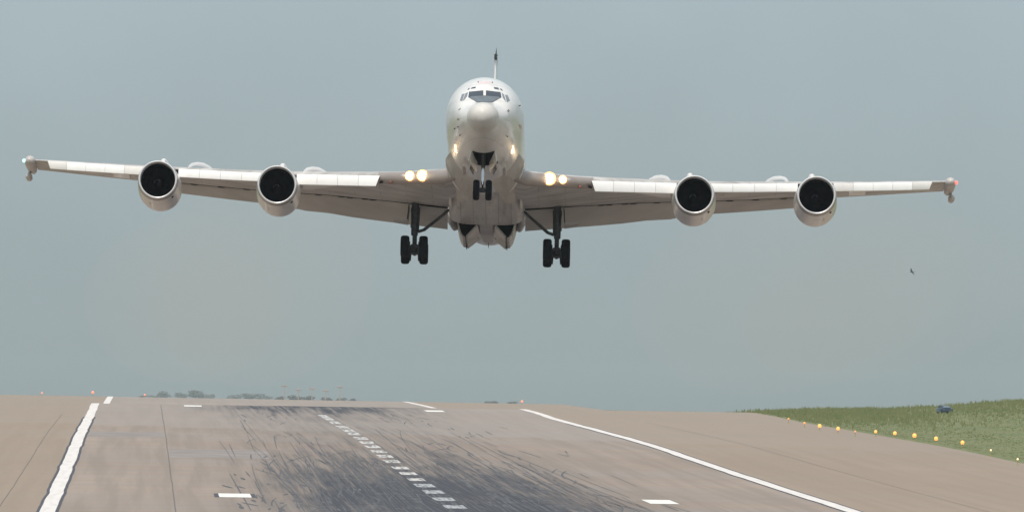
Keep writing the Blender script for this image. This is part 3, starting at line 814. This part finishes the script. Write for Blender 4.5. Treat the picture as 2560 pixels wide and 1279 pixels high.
for sx in (-1, 1):
    t = 3.51; sg = 21.3
    q = MB(); q.tube([(sx * 3.50, sg - .1, -1.85), (sx * 3.52, sg, -2.5), (sx * t, sg, -3.7)], [.19, .18, .15], 16)
    q.tube([(sx * 3.50, sg, -2.35), (sx * 3.50, sg, -2.55)], .23, 16); q.tube([(sx * 3.54, sg, -3.15), (sx * 3.54, sg, -3.3)], .20, 16)
    q.tube([(sx * (t - .2), sg - .12, -2.3), (sx * (t - .17), sg - .12, -3.5)], .04, 8); q.tube([(sx * (t + .18), sg - .1, -2.3), (sx * (t + .15), sg - .1, -3.7)], .03, 8)
    leg = q.build('main_gear_leg', M['gear'], jet)
    q = MB(); q.tube([(sx * t, sg, -3.7), (sx * t, sg, -4.32)], .115, 14); q.tube([(sx * t, sg + .2, -3.6), (sx * t, sg + .42, -4.0), (sx * t, sg + .2, -4.3)], .06, 8); q.build('oleo', M['gear'], leg)
    q = MB(); q.tube([(sx * (t - .16), sg - .1, -3.55), (sx * 3.05, sg - .15, -3.42), (sx * 2.2, sg - .2, -2.72), (sx * 1.85, sg - .2, -2.4)], [.05, .085, .075, .07], 10)
    q.tube([(sx * 3.05, sg - .15, -3.4), (sx * 3.4, sg - .1, -3.5)], .05, 8); q.build('side_brace', M['gear'], leg)
    q = MB(); q.slab([(sx * 3.80, sg - .6, -2.25), (sx * 3.86, sg - .6, -2.95), (sx * 3.86, sg + .5, -3.02), (sx * 3.80, sg + .5, -2.30)], (sx * .05, 0, 0)); q.build('leg_door', M['gear'], leg, False)
    q = MB(); q.slab([(sx * 3.86, sg - .5, -2.98), (sx * 4.55, sg - .4, -2.90), (sx * 4.55, sg + .4, -2.96), (sx * 3.86, sg + .5, -3.05)], (0, 0, -.06)); q.build('leg_door', M['wing'], leg, False)
    # bogie
    dz = .06; zc = -4.42; ax = .72
    q = MB(); q.tube([(sx * t, sg - ax, zc + dz), (sx * t, sg, zc), (sx * t, sg + ax, zc - dz)], [.13, .17, .13], 12); q.box(sx * t - .18, sx * t + .18, sg - .25, sg + .25, zc - .2, zc + .25)
    for k in (-1, 1):
        q.tube([(sx * t - .5, sg + k * ax, zc - k * dz), (sx * t + .5, sg + k * ax, zc - k * dz)], .075, 10)
        for e in (-1, 1): q.tube([(sx * t + e * .19, sg + k * ax, zc - k * dz), (sx * t + e * .22, sg + k * ax, zc - k * dz - .38)], .045, 6)
        for e in (-1, 1): q.lathe([(-.06, .25), (.06, .25)], (sx * t + e * .26, sg + k * ax, zc - k * dz), 16, 'x', True)
    q.build('bogie', M['gear'], leg)
    for k in (-1, 1):
        for e in (-1, 1): tyre((sx * t + e * .455, sg + k * ax, zc - k * dz), .54, .43, leg)

# ---- engines
def engine(sx, t, s0, zc):
    c = (sx * t, s0, zc)
    q = MB(); q.lathe([(.46, .998), (.6, 1.008), (1.0, 1.03), (1.6, 1.06), (2.3, 1.08), (3.0, 1.085), (3.7, 1.03), (4.4, .92), (4.4, .89), (4.0, .9), (3.7, .86)], c, 64)
    e = q.build('engine', M['nac'], jet)
    q = MB(); q.lathe([(.45, .85), (.3, .845), (.16, .850), (.08, .856), (.03, .868), (.005, .886), (0, .905), (.01, .924), (.05, .943), (.12, .958)], c, 64); q.build('intake_lip', M['lip'], e)
    q = MB(); q.lathe([(.12, .957), (.2, .972), (.32, .988), (.46, .999), (.47, .98)], c, 64); q.build('cowl_ring', M['cowl'], e)
    q = MB(); q.lathe([(.14, .853), (.3, .846), (.45, .854), (.9, .87), (1.35, .875)], c, 64); q.build('intake_duct', M['duct'], e)
    q = MB(); nb = 38
    for k in range(nb):
        a = 2 * math.pi * k / nb; V = []
        for r, tw, w in ((.27, .9, .045), (.55, .6, .058), (.865, .35, .066)):
            for sg in (-1, 1):
                aa = a + sg * w / r; V.append((c[0] + r * math.cos(aa), c[1] + 1.3 + sg * .06 * tw, c[2] + r * math.sin(aa)))
        q.add(V, [(0, 1, 3, 2), (2, 3, 5, 4)])
    q.lathe([(1.42, .88), (1.42, .02)], c, 40); q.build('fan', M['fan'], e, False)
    q = MB(); q.lathe([(1.28, .28), (1.12, .235), (.98, .14), (.9, .06), (.88, .01)], c, 28); q.build('spinner', M['spin'], e)
    q = MB(); V = []; Fc = []
    for k in range(9):
        a = .5 + k * .33; r = .06 + k * .018; ss_ = .905 + k * .024
        for w in (-.022, .022): V.append((c[0] + (r + w) * math.cos(a), c[1] + ss_ - .02, c[2] + (r + w) * math.sin(a)))
    for k in range(8): Fc.append((2 * k, 2 * k + 1, 2 * k + 3, 2 * k + 2))
    q.add(V, Fc); q.build('spinner_mark', M['spiral'], e, False)
    q = MB(); q.lathe([(3.7, .86), (4.3, .7), (5.1, .55), (5.7, .45), (5.68, .42), (5.2, .4), (6.2, .05)], c, 40); q.build('exhaust_cone', M['gear'], e)
    # pylon
    a = abs(t); lean = -.10
    rings = []
    for s_, z0, z1_, w in ((s0 + .6, zc + .9, zc + 1.10, .08), (s0 + 1.2, zc + .85, zc + 1.24, .15), (s0 + 2.4, zc + .85, zc + 1.34, .19), (sLE(a) + .1, zc + .8, zLE(a) + .16, .2), (sLE(a) + 1.5, zc + .7, zLE(a) + .05, .2), (sLE(a) + 3, zLE(a) - .5, zLE(a), .1)):
        r = []
        for k in range(12):
            an = 2 * math.pi * k / 12
            r.append(Vector((sx * (t - .22 * (1 if z0 < z1_ else 0)) + w * math.cos(an), s_, (z0 + z1_) / 2 + (z1_ - z0) / 2 * math.copysign(abs(math.sin(an)) ** .6, math.sin(an)))))
        rings.append(r)
    q = MB(); q.loft(rings); q.build('pylon', M['slat'], e)
    # drain mast, access latch and vent
    for an, s_, r_, m_ in ((-1.15, 1.7, 1.062, M['slat']), (-1.62, 2.8, 1.083, M['slat'])):
        x, z = math.cos(an + (0 if sx > 0 else .6 * 0)), math.sin(an)
        xx = x * (1 if sx > 0 else -1) 
        q = MB(); q.tube([(c[0] + xx * r_, c[1] + s_ - .35, c[2] + z * r_), (c[0] + xx * (r_ + .03), c[1] + s_, c[2] + z * (r_ + .03)), (c[0] + xx * r_, c[1] + s_ + .35, c[2] + z * r_)], [.01, .025, .01], 6); q.build('latch_fairing', m_, e)
    an = -.80
    q = MB(); q.lathe([(0, .075), (.03, .07), (.06, .01)], (c[0] + math.cos(an) * 1.005, c[1] + .75, c[2] + math.sin(an) * 1.005), 14, 'y', True); q.build('vent', M['dark'], e)
for sx in (-1, 1):
    engine(sx, 10.20, 16.2, -2.11)
    engine(sx, 16.27, 20.9, -1.26)

# ---- wing tip pods
for sx in (-1, 1):
    t = 23.2; s_ = 29.7; z = zLE(22.9) - .14
    q = MB(); q.lathe([(0, .01), (.03, .09), (.1, .17), (.25, .24), (.5, .275), (1.0, .285), (2.2, .27), (3.4, .18), (4.1, .05)], (sx * t, s_, z + .12), 28); pod = q.build('wing_tip_pod', M['pod'], W[sx])
    q = MB(); q.lathe([(0, .01), (.06, .13), (.2, .19), (.6, .21), (1.6, .2), (2.6, .05)], (sx * (t - .05), s_ + .9, z - .02), 22); q.build('pod_blister', M['pod'], pod)
    q = MB(); q.slab([(sx * (t + .05), s_ + 1.6, z - .12), (sx * (t + .11), s_ + 1.9, z - .5), (sx * (t + .11), s_ + 2.4, z - .5), (sx * (t + .05), s_ + 2.5, z - .12)], (sx * .07, 0, 0)); q.build('probe_strut', M['pod'], pod, False)
    q = MB(); q.lathe([(0, .01), (.05, .09), (.15, .15), (.35, .175), (.9, .16), (1.6, .03)], (sx * (t + .12), s_ + 1.6, z - .44), 22); q.build('antenna_probe', M['pod'], pod)
    q = MB(); q.lathe([(-.07, .01), (-.04, .06), (.03, .075), (.2, .07), (.3, .01)], (sx * (t + .30), s_ + .3, z + .12), 14); q.build('navigation_light', M['red'] if sx > 0 else M['green'], pod)

# ---- tail
def symfoil(le, c, th, place):
    pts = [(x, yt(x) * th) for x in XS[::-1]] + [(x, -yt(x) * th) for x in XS[1:]]
    return [place(le + c * x, c * z) for x, z in pts]
ZT = 8.95
q = MB(); q.loft([symfoil(lerp(35.2, 41.3, f), lerp(7.4, 3.3, f), lerp(.08, .05, f), lambda s_, w, f=f: Vector((w, s_, lerp(1.4, ZT - .35, f)))) for f in (0, .25, .5, .75, 1)])
fin = q.build('tail_fin', M['white'], jet)
q = MB(); q.loft([symfoil(lerp(41.3, 42.3, f), lerp(3.3, 2.3, f), lerp(.055, .012, f), lambda s_, w, f=f: Vector((w, s_, lerp(ZT - .348, ZT + .45, f)))) for f in (0, .3, .6, 1)])
q.build('fin_tip', M['fintip'], fin)
q = MB(); q.tube([(0, 39.6, ZT - .32), (0, 40.2, ZT - .3), (0, 41.2, ZT - .25), (0, 42.2, ZT - .2)], [.015, .045, .09, .07], 10); q.tube([(-.09, 41.6, ZT - .05), (.09, 41.6, ZT - .05)], .04, 8); q.build('tail_probe', M['fintip'], fin)
for sx in (-1, 1):
    q = MB(); q.loft([symfoil(lerp(38.6, 43.0, f), lerp(5.0, 2.0, f), .09, lambda s_, w, f=f: Vector((sx * lerp(.8, 6.9, f), s_, lerp(.75, 1.55, f) + w))) for f in (0, .5, 1)])
    q.build('tailplane', M['wing'], jet)

# vapour curling off the engine strakes over the wing
vm_ = bpy.data.materials.new('vapour'); vm_.use_nodes = True
nn_ = vm_.node_tree.nodes; nn_.clear()
o_ = nn_.new('ShaderNodeOutputMaterial'); pv = nn_.new('ShaderNodeVolumePrincipled')
pv.inputs['Color'].default_value = (.995, .99, .99, 1); pv.inputs['Density'].default_value = 9.0; pv.inputs['Anisotropy'].default_value = .0
vm_.node_tree.links.new(pv.outputs[0], o_.inputs['Volume'])
VN = {-1: ('left', ), 1: ('right', )}
def vapour(sx, t, lab, k=1.0):
    a = sLE(t); z = zLE(t)
    pts = [(sx * t, a + .1, z + .0), (sx * (t - .04), a + .2, z + .20), (sx * (t - .16), a + .5, z + .36), (sx * (t - .38), a + .9, z + .46), (sx * (t - .66), a + 1.4, z + .50), (sx * (t - .92), a + 2.0, z + .46), (sx * (t - 1.15), a + 2.6, z + .38)]
    q = MB(); q.tube([AM @ Vector(p) for p in pts], [r * k for r in (.06, .09, .11, .13, .14, .13, .07)], 10)
    tag(q.build('vapour_curl', vm_), lab, 'vapour', 'white vapour curls over the wings')
vapour(-1, 9.0, 'thick white vapour curl on the wing between left inner engine and fuselage')
vapour(1, 9.0, 'thick white vapour curl on the wing between fuselage and right inner engine')
vapour(-1, 14.9, 'faint vapour curl on the wing between the two left engines', .8)
vapour(1, 14.9, 'faint vapour curl on the wing between the two right engines', .8)

# ------------------------------------------------------------ lights along the runway
M['amber'] = emit('amber_lens', (1.0, .40, .10), 1.25)
M['amberdim'] = emit('amber_lens_dim', (.9, .40, .14), .45)
M['pale'] = emit('pale_lens', (1.0, .72, .42), .9)
M['redlens'] = emit('red_lens', (1.0, .30, .18), .75)
M['stem'] = mat('lamp_stem', (.35, .30, .10), .6)
def runway_light(px, py, r, lens, label, group, h=.42, cat='runway light'):
    hit = ground_hit(px, py + h * 28)
    if hit is None: print('no hit', px, py); return
    t, u, P = hit; r *= .78
    root = bpy.data.objects.new('runway_light', None); COL.objects.link(root); root.location = P
    tag(root, label, cat, group)
    q = MB(); q.lathe([(-.1, .10), (.04, .09), (.05, .03)], (0, 0, 0), 12, 'z', True); q.tube([(0, 0, 0), (0, 0, h - r)], .025, 8); q.build('stem', M['stem'], root)
    q = MB(); q.lathe([(-r, r * .5), (-r * .7, r * .85), (0, r), (r * .6, r * .8), (r * .95, r * .35), (r, .01)], (0, 0, h), 16, 'z', True); q.build('lens', lens, root)
EL = [(1971, 1045, .13, 'amberdim', 'very faint amber light in the grass at the far tip of the bank'), (2011, 1056, .15, 'amberdim', 'faint amber light low in the grass, second from the far end of the row'),
      (2049, 1063, .22, 'amber', 'bright amber light farthest along the grass edge, first bright one from the left'), (2095, 1070, .20, 'amber', 'amber light in the grass, second bright one from the left'),
      (2138, 1078, .11, 'amberdim', 'barely lit amber light in the gap between two bright pairs'),
      (2189, 1078, .17, 'amber', 'smaller amber light just right of the gap in the row'), (2237, 1082, .20, 'amber', 'amber light fourth of the bright ones from the left'), (2286, 1088, .23, 'amber', 'largest amber light, in the middle of the bright right half of the row'),
      (2340, 1096, .21, 'amber', 'amber light next to last of the bright ones, below the dark vehicle'), (2406, 1106, .20, 'amber', 'brightest yellow amber light, last bright one on the right'),
      (2477, 1126, .10, 'pale', 'tiny pale light in the grass right of the last bright amber one'), (2544, 1149, .10, 'pale', 'tiny pale light nearest the right edge of the view')]
for px, py, r, k, lab in EL: runway_light(px, py, r, M[k], lab, 'lights in the grass along the shoulder')
RL = [(232, 980, .30, 'redlens', 'orange red light on the skyline just left of the white edge line'), (105, 982, .2, 'redlens', 'faint red light on the skyline far to the left'), (362, 986, .2, 'redlens', 'faint red light on the skyline right of the white edge line'),
      (1305, 1006, .28, 'redlens', 'orange light on the skyline above the right edge line')]
for px, py, r, k, lab in RL:
    # stand on the far crest
    r *= .7; v = ray(px, py); u = 1455.0; P = CAM + v / v.y * u; t, uu_ = world_to_rw(P)
    root = bpy.data.objects.new('runway_light', None); COL.objects.link(root); g_ = gz(uu_, t); root.location = (P.x, P.y, g_)
    tag(root, lab, 'runway light', 'red lights across the far end of the runway')
    h = max(.35, P.z - g_)
    q = MB(); q.lathe([(-.1, .10), (.04, .09), (.05, .03)], (0, 0, 0), 12, 'z', True); q.tube([(0, 0, 0), (0, 0, h - r)], .03, 8); q.build('stem', M['stem'], root)
    q = MB(); q.lathe([(-r, r * .5), (-r * .7, r * .85), (0, r), (r * .6, r * .8), (r * .95, r * .35), (r, .01)], (0, 0, h), 16, 'z', True); q.build('lens', M[k], root)

# ------------------------------------------------------------ far masts, hedge, trees, vehicle, bird
def at(px, py, dist): v = ray(px, py); return CAM + v / v.y * dist
M['mast'] = mat('mast_paint', (.50, .40, .38), .8)
for px, ytop, lab in ((711, 963, 'leftmost and tallest of the five faint masts on the skyline'), (746, 973, 'faint mast second from the left in the row of five on the skyline'), (780, 970, 'middle one of the five faint masts on the skyline'),
                      (814, 975, 'shortest faint mast, second from the right on the skyline'), (850, 966, 'rightmost faint reddish mast at the right end of the far hedge')):
    top = at(px, ytop, 3600); z0 = prof(3600)
    root = bpy.data.objects.new('approach_light_mast', None); COL.objects.link(root); root.location = (top.x, top.y, z0)
    tag(root, lab, 'mast', 'approach light masts beyond the runway end')
    h = top.z - z0
    q = MB(); q.tube([(0, 0, -.3), (0, 0, h)], [.2, .15], 8)
    for k in range(1, int(h)): q.tube([(-.4, 0, k), (.4, 0, k)], .05, 6)
    q.build('pole', M['mast'], root)
    q = MB(); q.tube([(-1.0, 0, h - .3), (1.0, 0, h - .3)], .14, 8)
    for k in (-.9, -.3, .3, .9): q.lathe([(0, .18), (.15, .25), (.4, .18), (.5, .01)], (k, 0, h - .25), 10, 'z', True)
    q.build('lamp_bar', M['mast'], root)

M['leaf'] = mat('hazy_leaves', (.155, .15, .155), .8, 0, .5, .6)  # pale grey, with the distance haze put into the leaf colour
M['bark'] = mat('bark', (.09, .07, .055), .9)
def leaf_clump(q, c, rx, rz, n_, rg, size):
    for i in range(n_):
        while True:
            p = Vector((rg.uniform(-1, 1), rg.uniform(-1, 1), rg.uniform(-1, 1)))
            if p.length < 1: break
        p = Vector((c[0] + p.x * rx, c[1] + p.y * rx, c[2] + p.z * rz))
        a = Vector((rg.gauss(0, 1), rg.gauss(0, 1), rg.gauss(0, 1))).normalized(); bb = a.orthogonal().normalized(); s = size * rg.uniform(.5, 1.3)
        q.add([p - a * s, p + bb * s * .6, p + a * s, p - bb * s * .6], [(0, 1, 2, 3)])
def tree(px, ytop, dist, wpx, lab, grp, seed, name='tree', cat='tree'):
    rg = random.Random(seed); ytop = ytop + (14 if name == 'tree' else 3); top = at(px, ytop, dist); z0 = prof(dist); h = max(1.5, top.z - z0); r = wpx / 2 / (F / dist)
    root = bpy.data.objects.new(name, None); COL.objects.link(root); root.location = (top.x, top.y, z0)
    tag(root, lab, cat, grp)
    q = MB(); q.tube([(0, 0, -.5), (.05, 0, h * .35), (0, 0, h * .75)], [r * .10 + .08, r * .07 + .05, .03], 8)
    for k in range(4):
        a = rg.uniform(0, 6.28); q.tube([(0, 0, h * (.3 + .1 * k)), (math.cos(a) * r * .6, math.sin(a) * r * .6, h * (.5 + .1 * k))], [r * .05, r * .01], 6)
    q.build('trunk', M['bark'], root)
    q = MB()
    for k in range(13):
        a = rg.uniform(0, 6.28); rr = r * rg.uniform(.1, .65)
        leaf_clump(q, (math.cos(a) * rr, math.sin(a) * rr, h * rg.uniform(.25, .84)), r * rg.uniform(.3, .55), h * .17, 70, rg, max(.18, r * .12))
    q.build('crown', M['leaf'], root, False)
for i, (px, yt_, wpx, lab) in enumerate(((372, 975, 55, 'low hazy tree leftmost of the far clump above the left runway'), (408, 962, 42, 'taller hazy tree second in the far left clump'), (450, 966, 40, 'hazy tree with uneven top in the middle of the far left clump'), (489, 960, 48, 'tallest hazy tree of the far left clump'), (520, 970, 40, 'hazy tree at the right end of the far left clump'),
                                        (585, 972, 60, 'broad hazy tree alone between the far left clump and the masts'), (632, 969, 60, 'broad hazy tree just left of the far masts'), (665, 975, 44, 'low hazy tree touching the left end of the masts'))):
    tree(px, yt_, 13000, wpx, lab, 'hazy trees beyond the runway', 100 + i)
for i, (px, yt_, wpx, lab) in enumerate(((700, 986, 36, 'low bush at the foot of the leftmost mast'), (735, 984, 40, 'low bush at the foot of the second mast'), (772, 985, 44, 'low bush at the foot of the middle mast'), (818, 989, 40, 'low bush at the foot of the fourth mast'), (852, 990, 36, 'low bush at the foot of the rightmost mast'), (882, 992, 26, 'last low bush right of all the masts'),
                                        (1226, 998, 44, 'blue green bush on the skyline above the middle of the runway'), (1280, 1000, 30, 'small pale bush on the skyline just left of the orange light'))):
    tree(px, yt_, 9000, wpx, lab, 'low bushes on the far skyline', 200 + i, 'bush', 'bush')

# dark vehicle half hidden behind the grass crest
M['navy'] = mat('navy_paint', (.03, .055, .085), .35, 0, .1, 2, coat=.4)
M['vglass'] = mat('vehicle_glass', (.16, .20, .23), .1)
vh = ground_hit(2362, 1033)
vp = vh[2] if vh else at(2362, 1027, 1100)
veh = bpy.data.objects.new('parked_vehicle', None); COL.objects.link(veh); veh.location = (vp.x, vp.y, vp.z); veh.rotation_euler = (0, 0, R(22))
tag(veh, 'small dark blue vehicle parked on the grass bank at the skyline', 'vehicle')
vs_ = 36 / (F / vp.y)            # width seen in the photograph
def vbody():
    q = MB(); w = vs_ / 2 * .85; h = w * 1.35; rings = []
    for y_, zb, zt, ww in ((-1.2 * w, .22 * h, .55 * h, .80), (-1.15 * w, .18 * h, .62 * h, .95), (-.7 * w, .16 * h, .68 * h, 1.0), (1.1 * w, .16 * h, .72 * h, 1.0), (1.25 * w, .2 * h, .66 * h, .92)):
        rings.append([Vector((x * ww * w, y_, z)) for x, z in ((-1, zb), (-1, zt * .9), (-.9, zt), (.9, zt), (1, zt * .9), (1, zb))])
    q.loft(rings); rings = []
    for y_, zt, ww in ((-.72 * w, .68 * h, .86), (-.35 * w, 1.0 * h, .74), (.6 * w, 1.02 * h, .74), (1.0 * w, .70 * h, .86)):
        rings.append([Vector((x * ww * w, y_, z)) for x, z in ((-1, .64 * h), (-.96, zt - .03 * h), (-.8, zt), (.8, zt), (.96, zt - .03 * h), (1, .64 * h))])
    q.loft(rings)
    o = q.build('body', M['navy'], veh)
    q = MB(); q.slab([(-.68 * w, -.70 * w, .71 * h), (.68 * w, -.70 * w, .71 * h), (.58 * w, -.40 * w, .95 * h), (-.58 * w, -.40 * w, .95 * h)], (0, -.02, .02)); q.build('windscreen', M['vglass'], veh, False)
    for sx in (-1, 1):
        q = MB(); q.box(min(sx * .55 * w, sx * .85 * w), max(sx * .55 * w, sx * .85 * w), -1.23 * w, -1.15 * w, .42 * h, .54 * h); q.build('headlight', M['vglass'], veh, False)
        for y_ in (-.75, .8):
            q = MB(); q.lathe([(-.1 * w, .16 * h), (-.1 * w, .24 * h), (.1 * w, .24 * h), (.1 * w, .16 * h)], (sx * .88 * w, y_ * w, .22 * h), 18, 'x', True); q.build('wheel', M['rub'], veh)
vbody()

# bird
bp = at(2280, 679, 330); bs = 13 / (F / 330)
bird = bpy.data.objects.new('bird', None); COL.objects.link(bird); bird.location = bp; bird.rotation_euler = (0, R(38), R(-70))
tag(bird, 'tiny dark bird flying in the sky below the right wing tip', 'bird')
q = MB(); rings = []
for y_, r in ((-.5, .01), (-.44, .05), (-.34, .075), (-.25, .07), (-.1, .11), (.12, .10), (.3, .055), (.42, .03), (.62, .012)):
    rings.append([Vector((r * math.cos(a) * bs, y_ * bs, r * .9 * math.sin(a) * bs)) for a in [2 * math.pi * k / 12 for k in range(12)]])
q.loft(rings)
q.add([(-.03 * bs, .4 * bs, 0), (.03 * bs, .4 * bs, 0), (.10 * bs, .75 * bs, 0), (0, .6 * bs, .01 * bs), (-.10 * bs, .75 * bs, 0)], [(0, 1, 2, 3, 4)])
bm_ = mat('dark_feathers', (.03, .035, .04), .7)
q.build('body', bm_, bird)
for sx in (-1, 1):
    q = MB(); q.loft([[Vector((sx * x * bs, (y0 + (y1 - y0) * f) * bs, (z + th * s_) * bs)) for f, s_ in ((0, 0), (.3, 1), (1, 0), (.3, -.4))] for x, y0, y1, z, th in ((.05, -.2, .12, .04, .03), (.4, -.28, .06, .16, .02), (.75, -.1, .12, .14, .012), (1.05, .12, .17, .06, .004))])
    q.build('wing', bm_, bird)

# ------------------------------------------------------------ exhaust smoke sinking behind the engines
SM = bpy.data.materials.new('exhaust_smoke'); SM.use_nodes = True
sn_ = SM.node_tree.nodes; sn_.clear()
so_ = sn_.new('ShaderNodeOutputMaterial'); sv_ = sn_.new('ShaderNodeVolumePrincipled')
sv_.inputs['Color'].default_value = (.62, .61, .54, 1); sv_.inputs['Density'].default_value = .0009
SM.node_tree.links.new(sv_.outputs[0], so_.inputs['Volume'])
for k, (px, py, d, rx, ry, rz) in enumerate(((640, 700, 640, 8, 110, 7.2), (470, 760, 800, 9, 120, 6.5), (1960, 720, 640, 9, 110, 7.2), (2180, 760, 800, 9, 120, 6.5))):
    c = at(px, py, d); q = MB(); rings = []
    for i in range(1, 16):
        a = math.pi * i / 16
        rings.append([Vector((rx * math.sin(a) * math.cos(b_), -ry * math.cos(a), rz * math.sin(a) * math.sin(b_))) for b_ in [2 * math.pi * j_ / 28 for j_ in range(28)]])
    q.loft(rings)
    o = q.build('exhaust_smoke', SM); o.location = c; o.rotation_euler = (R(-1), 0, PHI)
    tag(o, ('thin brown exhaust smoke hanging below the left inner engine', 'thin brown exhaust smoke farther back below the left outer engine', 'thin brown exhaust smoke hanging below the right engines', 'thin brown exhaust smoke farther back below the right outer engine')[k], 'exhaust smoke', 'exhaust smoke behind the jet', 'stuff')

# ------------------------------------------------------------ haze
HZ = bpy.data.materials.new('haze'); HZ.use_nodes = True
hn = HZ.node_tree.nodes; hn.clear()
ho = hn.new('ShaderNodeOutputMaterial'); hv = hn.new('ShaderNodeVolumePrincipled')
hv.inputs['Color'].default_value = (.60, .69, .74, 1); hv.inputs['Density'].default_value = .00005; hv.inputs['Anisotropy'].default_value = .0
HZ.node_tree.links.new(hv.outputs[0], ho.inputs['Volume'])
q = MB(); q.box(-4600, 4600, -900, 14300, -3, 70)
tag(q.build('haze', HZ, None, False), 'thin grey summer haze over the airfield', 'haze', kind='stuff')

S.cycles.volume_bounces = 4

if __name__ == '__main__':
    def bp_(x, y, z): return '(%.0f, %.0f)' % proj(AM @ Vector((x, y, z)))
    print('eng in L/R', bp_(-10.12, 16.2, -2.1), bp_(10.12, 16.2, -2.1), 'want 694,461 / 1738,486')
    print('eng out', bp_(-16, 20.9, -1.29), bp_(16, 20.9, -1.29), 'want 396,448 / 2043,487')
    print('tips', bp_(-22.15, 29, zLE(21.9) + .12), bp_(22.15, 29, zLE(21.9) + .12), 'want 73,403 / 2377,458')
    print('fin tip', bp_(0, 42.3, ZT + .45), 'want 1241,122; crown', bp_(0, 8, 1.88), 'want ~200; belly', bp_(0, 33, -2.37), 'want 615')
    print('gear', bp_(-3.56, 23.2, -4.14), bp_(3.56, 23.2, -4.14), 'want 1040,623 / 1392,630')
    print('nose tyre', bp_(0, 5.5, -4.19), 'want 1207,502; nose', bp_(0, 0, -.95))
